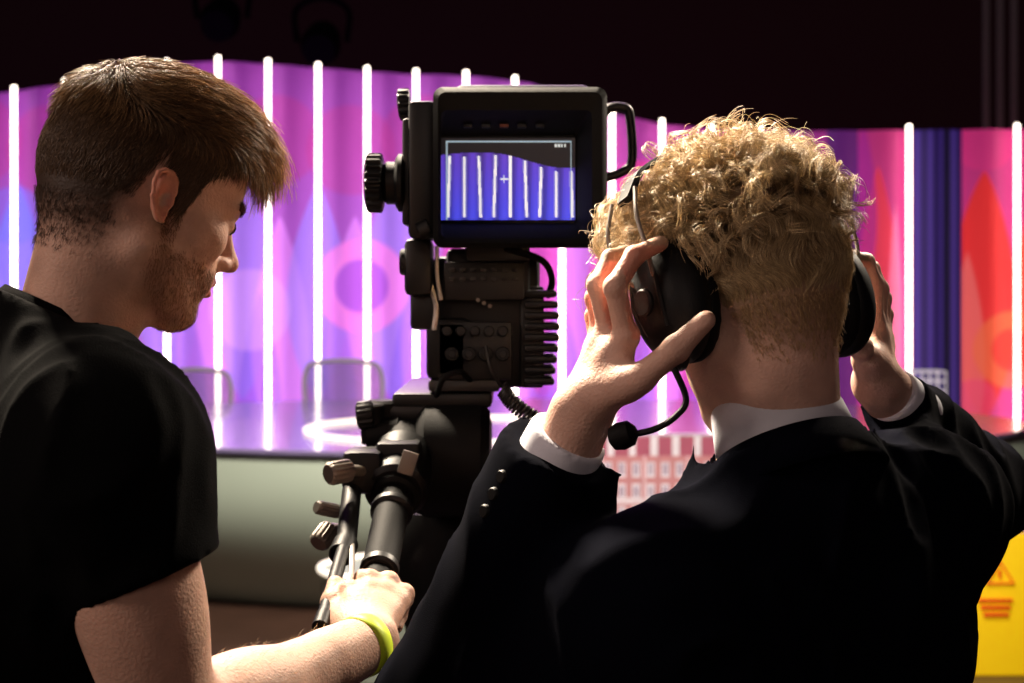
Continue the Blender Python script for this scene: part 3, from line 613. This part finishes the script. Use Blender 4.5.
for k in range(9): 
    v=290+k*11.0; bx(o,524,v,557+3*math.sin(k*.5),v+7.5,1.70,1.80,.0035)
bx(o,520,286,544,388,1.71,1.79,.004); o.build('cooling_ribs',M['blackm'],body)
o=MB(); o.lathe(P(490,322,2.07),P(489,322,2.42),[(0,.07),(.3,.075),(.35,.085),(.95,.085),(1,.07)]); o.build('lens',M['blackm'],body)
o=MB(); o.tube(spl([P(500,248,1.70),P(520,252,1.68),P(544,262,1.69),P(552,280,1.70),P(548,296,1.72)],6),.0042); o.build('cable',M['blackr'],cam)
o=MB(); o.tube(spl([P(470,380,1.70),P(460,372,1.68),P(444,378,1.68),P(436,396,1.70)],6),.0035); o.build('cable',M['blackr'],cam)
o=MB(); bx(o,428,380,500,392,1.70,2.05,.004); o.build('quick_release_plate',M['dgrey'],cam)
# ================================================================ PEDESTAL
xc=P(455,400,1.87)[0]
ped=root('camera_pedestal',(xc,1.87,0),'black pan and tilt head on a pedestal column carrying the television camera','camera pedestal')
o=MB(); bx(o,392,393,492,408,1.70,2.02,.005); bx(o,384,404,480,424,1.70,1.95,.008); o.build('mounting_wedge',M['blackm'],ped)
o=MB(); o.cyl(P(418,458,1.72),P(490,458,1.72),.068); bx(o,410,420,490,520,1.74,1.95,.02); o.cyl(P(404,458,1.72),P(420,458,1.72),.05); hd_=o.build('pan_tilt_head',M['blackr'],ped)
o=MB(); o.cyl(P(396,462,1.72),P(406,462,1.72),.03); o.knob(P(388,462,1.72),P(397,462,1.72),.02,14); o.build('drag_knob',M['blackm'],hd_)
o=MB(); o.lathe((xc,1.87,1.37),(xc,1.87,1.18),[(0,.075),(.3,.09),(.7,.07),(1,.06)]); o.build('bowl_clamp',M['blackr'],ped)
o=MB(); o.lathe((xc,1.87,1.2),(xc,1.87,.25),[(0,.05),(.4,.05),(.41,.065),(.98,.07),(1,.07)]); o.build('column',M['blackm'],ped)
o=MB(); o.tube([(xc+.22*math.cos(a),1.87+.22*math.sin(a),1.0) for a in np.linspace(0,6.2832,49)[:-1]],.012,10,closed=True); sr=o.build('steering_ring',M['silver'],ped)
for a in (.5,2.6,4.7): o=MB(); o.tube([(xc+.05*math.cos(a),1.87+.05*math.sin(a),.97),(xc+.22*math.cos(a),1.87+.22*math.sin(a),1.0)],.009); o.build('spoke',M['silver'],sr)
o=MB(); o.lathe((xc,1.87,.30),(xc,1.87,.12),[(0,.10),(.4,.2),(.8,.32),(1,.34)],6)
o.build('base',M['blackp'],ped)
for a in (0.5,2.6,4.7):
    o=MB(); c=np.array([xc+.30*math.cos(a),1.87+.30*math.sin(a),.075]); o.cyl(c-[.02,0,0],c+[.02,0,0],.075); o.cyl(c+[0,0,.03],c+[0,0,.1],.02); o.build('wheel',M['blackr'],ped)
A=P(404,452,1.68); B=P(366,634,1.375); ad=(B-A)/np.linalg.norm(B-A)
o=MB(); o.cyl(A-ad*.03,A+ad*.10,.029,.027); o.cyl(A+ad*.10,A+ad*.24,.0195,.0185); o.cyl(A+ad*.18,B,.0150,.0145); ph_=o.build('pan_handle',M['blackr'],ped)
for t0_,r_ in ((.118,.0235),(.225,.0205)):
    o=MB(); o.cyl(A+ad*t0_,A+ad*(t0_+.014),r_,r_); o.build('clamp_ring',M['blackm'],ph_)
o=MB(); o.cyl(P(384,400,1.72),P(384,446,1.72),.022); o.cyl(P(366,436,1.70),P(402,432,1.70),.019); o.cyl(P(372,404,1.70),P(374,444,1.70),.015); hc_=o.build('handle_clamp',M['blackr'],ph_)
o=MB(); o.knob(P(357,416,1.69),P(374,414,1.69),.016,14); o.build('clamp_knob',M['blackm'],ph_)
o=MB(); c=A+ad*.045; o.cyl(c-ad*.04,c+ad*.045,.036); o.box(c+np.array([0,0,.02]),(.05,.06,.035),bev=.006); o.box(P(364,470,1.62),(.046,.055,.05),bev=.01); zc=o.build('zoom_control',M['blackp'],ph_)
o=MB(); o.box(P(408,463,1.585),(.018,.003,.026),bev=.001,R=Matrix.Rotation(.3,3,'Y')); lp=o.build('label_plate',M['grey'],zc)
for (u,v,u2,v2,r) in ((328,474,350,470,.0125),(316,507,340,512,.0075),(318,544,330,528,.0115)):
    o=MB(); o.knob(P(u,v,1.55),P(u2,v2,1.57),r,14); o.cyl(P(u2-2,v2,1.568),P(u2+14,v2+1,1.60),r*.5); o.build('control_knob',M['grey'],zc)
o=MB(); o.cyl(P(352,490,1.60),P(346,545,1.50),.011); o.cyl(P(346,543,1.505),P(341,556,1.48),.0135); o.cyl(P(346,540,1.50),P(322,624,1.345),.0072); o.cyl(P(325,614,1.36),P(320,628,1.34),.0082); fg_=o.build('focus_grip',M['blackp'],ph_)
o=MB(); o.tube(spl([P(352,545,1.49),P(352,560,1.455),P(350,580,1.42),P(338,600,1.38)],6),.003); o.build('lever',M['silver'],ph_)
o=MB(); pth=spl([P(502,388,1.66),P(510,400,1.65),P(524,412,1.65),P(543,422,1.66)],30); hp=[]
hp+=spl([P(486,346,1.66),P(490,366,1.65),P(497,380,1.655),P(502,388,1.66)],6)[:-1]
for i in range(len(pth)*6):
    t=i/6; k=min(int(t),len(pth)-2); p=pth[k]+(pth[k+1]-pth[k])*(t-k); a=t*6.2832/6.0; hp.append(p+np.array([.6*math.sin(a),.0,.75*math.sin(a)])*.0085+np.array([0,1,0])*.0085*math.cos(a))
hp+=spl([P(545,423,1.665),P(550,424,1.68),P(553,416,1.7)],6)
o.tube(hp,.0019,6); tag(o.build('coiled_cord',M['cord']),'black coiled cord hanging below the television camera body','cord')
# ================================================================ SET AND ROOM
def S_(name,o,m,kind='structure'):
    ob=o.build(name,m); ob['kind']=kind; return ob
o=MB(); o.box((0,7.5,-.05),(26,22,.1),bev=0); S_('floor',o,M['floor'])
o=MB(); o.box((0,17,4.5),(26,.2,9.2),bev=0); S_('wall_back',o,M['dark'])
TU=[(-40,92),(0,90),(60,82),(115,70),(160,62),(215,58),(268,61),(330,66),(400,71),(470,73),(530,80),(575,97),(610,110),(660,121),(711,126),(800,128),(1024,126),(1100,126)]
topv=lambda u:np.interp(u,[a for a,b in TU],[b for a,b in TU])
YW=12.5; nx,nz=1000,280; U=np.linspace(-120,1150,nx); UU=np.repeat(U[:,None],nz,1); T=topv(U)+3; zt=EH-(T-V0)*YW/F
ZZ=np.linspace(0,1,nz)[None,:]*zt[:,None]; XX=(UU-512)*YW/F; YY=YW+.02*np.cos((UU-14)/50*6.2832); VV=V0+(EH-ZZ)*F/YW
c=np.zeros((nx,nz,3)); g=np.clip((VV-60)/330,0,1)[...,None]; w=np.clip((UU-540)/160,0,1)[...,None]; w2=np.clip((UU-800)/80,0,1)[...,None]
cl=(1-g)*lin((140,46,158))+g*lin((166,88,216)); cr_=(1-g)*lin((148,42,136))+g*lin((184,72,188)); c2=(1-g)*lin((190,42,118))+g*lin((220,64,146)); c=cl*(1-w)+cr_*w; c=c*(1-w2)+c2*w2
def blend(m,col,a):
    a=np.asarray(a*m.astype(float))[...,None]; c[:]=c*(1-a)+lin(col)*a
def petal(uc,v0,v1,hw,col,a):
    t=np.clip((VV-v0)/(v1-v0),0,1); r=hw*(np.sin(t*math.pi)**.75)*(1-.25*(1-t))-np.abs(UU-uc); r=np.where((VV<v0)|(VV>v1),-9,r); blend(np.clip(r/2.0,0,1),col,a)
def disc(uc,vc,r,col,a): blend(np.clip((r-np.hypot(UU-uc,VV-vc))/2.0,0,1),col,a)
for k in range(11):
    uc=-62+k*75
    disc(uc+38,140+10*(k%2),46,(172,38,142),.45)
    petal(uc+5,170+14*(k%2),400,36,(122,118,250) if k<3 else ((144,120,246) if k<7 else (214,56,172)),.78 if k<3 else .58)
    petal(uc+42,215,460,34,(216,130,246),.55); petal(uc+22,290,520,26,(108,68,220),.45)
disc(14,215,30,(96,104,246),.4); disc(362,286,48,(232,116,222),.65); disc(362,286,28,(146,60,210),.8); disc(250,310,42,(210,150,250),.4); disc(640,200,40,(230,50,150),.55); disc(640,200,22,(150,44,170),.6); disc(690,300,46,(226,80,180),.45)
petal(878,165,440,26,(246,60,84),.9); petal(864,120,300,16,(170,34,160),.6); petal(895,200,430,10,(246,130,184),.65)
petal(984,170,420,40,(244,48,44),.95); petal(1046,160,420,36,(246,84,54),.9); petal(968,250,460,20,(250,110,110),.8); disc(985,138,34,(222,50,130),.6); disc(1012,350,40,(255,112,70),.7); disc(1012,350,22,(240,46,50),.8); disc(975,400,22,(246,70,120),.6)
m=((UU>913)&(UU<962)); c[m]=lin((40,20,90)); m2=m&((np.abs((UU-913)%12-5)<2.4)); c[m2]=lin((70,46,138)); m3=(UU>826)&(UU<858); c[m3]=c[m3]*.25+.75*lin((60,28,120))
m4=np.abs(UU-946)<4; c[m4]=lin((22,11,52))
pan=np.cos((UU-14)/50*6.2832); c*= (1+.05*pan[...,None])  # shading of the curved panels put into the wall colour
ii=np.arange(nx*nz).reshape(nx,nz); Fq=np.stack([ii[:-1,:-1],ii[1:,:-1],ii[1:,1:],ii[:-1,1:]],-1).reshape(-1,4)
ws=mk('wall_stage_set',np.stack([XX,YY,ZZ],-1).reshape(-1,3),Fq,M['wall'],None,c.reshape(-1,3)); ws['kind']='structure'
names=['first','second','third','fourth','fifth','sixth','seventh','eighth','ninth','tenth','eleventh','twelfth','thirteenth','fourteenth','fifteenth','sixteenth','seventeenth','eighteenth','nineteenth','twentieth']
for i,u in enumerate([14,65,115,167,218,268,318,367,416,466,515,562,612,662,711,760,909,1017]):
    v=topv(u)-2; z=EH-(v-V0)*(YW-.12)/F; x=(u-512)*(YW-.12)/F; zb=.08
    t=root('tube_light',(x,YW-.12,0),names[i]+' glowing white vertical tube light from the left on the purple stage wall','tube light','vertical tube lights on the stage wall')
    o=MB(); o.cyl((x,YW-.12,zb),(x,YW-.12,z),.019,seg=14); o.build('glass_tube',M['tube'],t)
    o=MB(); o.cyl((x,YW-.12,0),(x,YW-.12,zb+.01),.030,seg=14); o.build('end_cap',M['grey'],t)
# oval desk
ds=root('oval_desk',(0,9,0),'large oval studio desk with grey-green front and glossy purple top','desk')
def oval(prof,cx=0,cy=9,n=120):
    t=bmesh.new(); rr=[]
    for (z,rx,ry) in prof: rr.append([t.verts.new((cx+rx*math.cos(6.28318*i/n),cy+ry*math.sin(6.28318*i/n),z)) for i in range(n)])
    for A_,B_ in zip(rr,rr[1:]):
        for i in range(n): t.faces.new((A_[i],A_[(i+1)%n],B_[(i+1)%n],B_[i]))
    t.faces.new(rr[0][::-1]); t.faces.new(rr[-1]); return t
pf=[(0.0,2.90,1.58)]+[(.83*k/16,2.90+.38*math.sin(k/16*2.35),1.58+.34*math.sin(k/16*2.35)) for k in range(1,17)]
o=MB(); o._m(oval(pf)); o.build('desk_front',M['desk'],ds)
o=MB(); o._m(oval([(.826,3.15,1.82),(.836,3.20,1.87),(.854,3.20,1.87),(.860,3.195,1.865)])); o.build('desk_top',M['desktop'],ds,smooth=False)
o=MB(); o.tube([(-.30+.90*math.cos(a),8.3+.80*math.sin(a),.873) for a in np.linspace(0,6.2832,81)[:-1]],.012,8,closed=True); tag(o.build('light_ring',M['ringm']),'white glowing ring lying on the oval desk behind the camera','light ring')
pc=P(380,560,6.2); t=root('round_podium',(pc[0],6.2,0),'low round podium with glowing white rim in front of the oval desk','podium')
o=MB(); o._m(oval([(0,.22,.22),(.02,.24,.24),(.46,.26,.26)],cx=pc[0],cy=6.2,n=64)); o.build('drum',M['desk'],t); o=MB(); o.tube([(pc[0]+.26*math.cos(a),6.2+.26*math.sin(a),.465) for a in np.linspace(0,6.2832,49)[:-1]],.014,8,closed=True); o.build('rim',M['ringm'],t)
def chair(u,Y,label,w=.50,zt=1.13):
    x=(u-512)*Y/F; t=root('office_chair',(x,Y,0),label,'chair','office chairs behind the oval desk')
    pts=[(-.47,.0),(-.52,.5),(-.50,.80),(-.40,.95),(0,1.0),(.40,.95),(.50,.80),(.52,.5),(.47,0),(.3,-.04),(0,-.05),(-.3,-.04)]
    h=.5; pp=[(x+a*w,Y+.02-.05*(1-(2*abs(a))**2),zt-h+b*h) for a,b in pts]; cc_=spl(pp+[pp[0]],6)[:-1]; o=MB(); o.tube(cc_,.020,8,closed=True); bk=o.build('back_frame',M['chairf'],t)
    b=bmesh.new(); vs=[b.verts.new(Vector([float(k) for k in p])) for p in cc_]; c=b.verts.new((x,Y-.03,zt-h*.5))
    for i in range(len(vs)): b.faces.new((vs[i],vs[(i+1)%len(vs)],c))
    o=MB(); o._m(b); o.build('mesh_back',M['chair'],bk)
    o=MB(); o.box((x,Y-.25,.50),(.48,.46,.07),bev=.03,seg=3); o.build('seat',M['chairf'],t)
    for s in (-1,1):
        o=MB(); o.tube(spl([(x+s*.23,Y-.1,.52),(x+s*.31,Y-.12,.7),(x+s*.3,Y-.2,.72),(x+s*.3,Y-.36,.72)],5),.016); o.build('armrest',M['chairf'],t)
    o=MB(); o.cyl((x,Y-.22,.1),(x,Y-.22,.48),.03); o.tube([(x,Y-.05,.5),(x,Y+.04,.6),(x,Y+.03,.75)],.022); o.build('column',M['chairf'],t)
    for k in range(5):
        a=k*1.2566+.3; o=MB(); o.tube([(x,Y-.22,.12),(x+.3*math.cos(a),Y-.22+.3*math.sin(a),.07)],[.025,.016]); o.cyl((x+.3*math.cos(a)-.02,Y-.22+.3*math.sin(a),.03),(x+.3*math.cos(a)+.02,Y-.22+.3*math.sin(a),.03),.03); o.build('leg',M['chairf'],t)
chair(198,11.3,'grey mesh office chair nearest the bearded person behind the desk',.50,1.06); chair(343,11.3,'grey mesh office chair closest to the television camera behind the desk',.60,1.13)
nx,nz=260,160; X0=P(600,440,6.85)[0]; X1=P(730,440,6.85)[0]; xs=np.linspace(X0,X1,nx); zs=np.linspace(.0,.97,nz); XX,ZZ=np.meshgrid(xs,zs,indexing='ij'); a=(XX-X0)/(X1-X0)*9; b=ZZ/.97*9
fa_=a%1; fb=b%1
c=np.zeros((nx,nz,3)); c[:]=lin((196,128,130)); fr_=(fa_>.22)&(fa_<.80)&(fb>.18)&(fb<.86); c[fr_]=lin((230,215,222)); gl=(fa_>.32)&(fa_<.70)&(fb>.30)&(fb<.76)&(np.abs(fa_-.51)>.04); c[gl]=lin((160,128,150)); c[(b%3<.25)]=lin((228,205,210)); c[(a%3<.18)]=lin((222,180,186)); c[(b>8.1)]=lin((170,84,104)); c[(b>8.1)&(np.abs(a%1.5-.75)<.25)]=lin((226,210,216))
ii=np.arange(nx*nz).reshape(nx,nz); Fq=np.stack([ii[:-1,:-1],ii[1:,:-1],ii[1:,1:],ii[:-1,1:]],-1).reshape(-1,4)
t=root('display_board',((X0+X1)/2,6.85,0),'display board printed with a red and white building facade beside the camera','display board')
mk('printed_face',np.stack([XX,0*XX+6.85,ZZ],-1).reshape(-1,3),Fq,M['print'],t,c.reshape(-1,3)); o=MB(); o.box(((X0+X1)/2,6.87,.49),(X1-X0+.02,.03,.98),bev=.003); o.build('backing',M['chairf'],t)
o=MB(); c0=P(918,400,9.6); z0=.865
for i in range(7):
    for j in range(2): o.cyl((c0[0]-.16+i*.053,9.5+j*.2,z0),(c0[0]-.16+i*.053,9.5+j*.2,z0+.27),.006,seg=6)
for k in range(5):
    for j in range(2): o.cyl((c0[0]-.16,9.5+j*.2,z0+.01+k*.065),(c0[0]+.16,9.5+j*.2,z0+.01+k*.065),.006,seg=6)
    for s in (-.16,.16): o.cyl((c0[0]+s,9.5,z0+.01+k*.065),(c0[0]+s,9.7,z0+.01+k*.065),.006,seg=6)
tag(o.build('wire_basket',M['wire']),'small white wire basket standing on the right end of the desk','basket')
# yellow sign
Ys=6.2; xa=P(962,540,Ys)[0]; xb=xa+.42; t=root('caution_sign',((xa+xb)/2,Ys,0),'yellow folding caution sign at the lower right edge','sign')
zt=EH-(536-V0)*Ys/F
for s in (0,1):
    o=MB(); o.box(((xa+xb)/2,Ys+.14*s,zt/2),(xb-xa,.02,zt),R=Matrix.Rotation(-.16 if s==0 else .16,3,'X'),bev=.009); o.build('sign_panel',M['yellow'],t)
def onp(u,z): return np.array([(u-512)*(Ys-.07)/F,Ys+(z-zt/2)*.161-.014,z])
r=.065; zc_=EH-(576-V0)*Ys/F
o=MB(); o.tube([onp(1006,zc_+r),onp(1006,zc_-r*.5)+np.array([-r*.9,0,0]),onp(1006,zc_-r*.5)+np.array([r*.9,0,0])],.008,6,closed=True); tw=o.build('warning_triangle',M['red'],t)
o=MB(); o.cyl(onp(1006,zc_+.024),onp(1006,zc_-.012),.008,.006); o.build('exclamation_mark',M['red'],tw)
for k in range(3): o=MB(); z_=EH-(600+k*7-V0)*Ys/F; c=onp(1000,z_); o.box(c,(.15-.02*k,.016,.014),bev=.002); o.build('red_lettering',M['red'],t)
for i,u in enumerate((986,1000,1014)):
    x=(u-512)*14/F; o=MB(); o.cyl((x,14,0),(x,14,7),.035,seg=12); tag(o.build('scaffold_pole',M['pipe']),['leftmost','middle','rightmost'][i]+' of three dim grey vertical poles at the upper right','pole','dim poles behind the stage wall')
for i,(u,v) in enumerate(((322,40),(222,16))):
    Yq=14.2; c=P(u,v,Yq); t=root('stage_lamp',c,['unlit moving stage lamp above the purple wall','small unlit stage lamp high above the left tubes'][i],'stage lamp','unlit stage lamps')
    o=MB(); o.lathe(c+[0,.2,.1],c+[0,-.25,-.15],[(0,.10),(.2,.17),(.7,.20),(1,.16)]); o.build('lamp_head',M['blackr'],t); o=MB(); o.tube(spl([c+[-.25,0,-.02],c+[-.26,0,.3],c+[0,0,.42],c+[.26,0,.3],c+[.25,0,-.02]],6),.03); o.cyl(c+[0,0,.4],(c[0],c[1],5.36),.04); o.build('yoke',M['blackr'],t)
o=MB(); o.tube([(-9,14.2,5.4),(9,14.2,5.4)],.05); o.cyl((-9,14.2,0),(-9,14.2,5.45),.05); o.cyl((9,14.2,0),(9,14.2,5.45),.05); tag(o.build('lighting_bar',M['blackr']),'black horizontal lighting bar above the stage','bar')
# ================================================================ LIGHTS, WORLD, CAMERA
def area(loc,tgt,size,pw,rgb,spread=180):
    l=bpy.data.lights.new('area_light','AREA'); l.size=size; l.energy=pw; l.color=tuple(lin(rgb)); l.spread=math.radians(spread); o=bpy.data.objects.new('area_light',l); COL.objects.link(o); o.location=loc
    o.rotation_euler=(Vector(tgt)-Vector(loc)).to_track_quat('-Z','Y').to_euler(); return o
area((1.6,3.3,3.3),(-.1,1.3,1.6),.5,22,(255,236,212),70)
area((-1.0,2.9,3.6),(.35,1.2,1.65),.5,44,(255,236,210),40)
area((0,8.5,4.3),(0,1.3,1.4),4,60,(206,130,240),90)
area((-1.9,.3,2.5),(.1,1.3,1.5),.8,2.4,(255,224,208),60)
area((.2,-1.3,2.6),(.1,1.3,1.5),1.2,.9,(255,224,208),60)
area((0,4.2,5.2),(0,7.4,.4),2,160,(255,250,236),100)
w=bpy.data.worlds.new('world'); SC.world=w; w.use_nodes=True; w.node_tree.nodes['Background'].inputs[0].default_value=(.012,.008,.010,1); w.node_tree.nodes['Background'].inputs[1].default_value=1
cd=bpy.data.cameras.new('camera'); co=bpy.data.objects.new('camera',cd); COL.objects.link(co); co.location=(0,0,EH); co.rotation_euler=(math.radians(90),0,0)
cd.lens=50; cd.sensor_width=36; cd.shift_y=-(341.5-V0)/1024; cd.dof.use_dof=True; cd.dof.focus_distance=1.27; cd.dof.aperture_fstop=7.5; cd.clip_start=.05
SC.camera=co
SC.view_settings.view_transform='Standard'
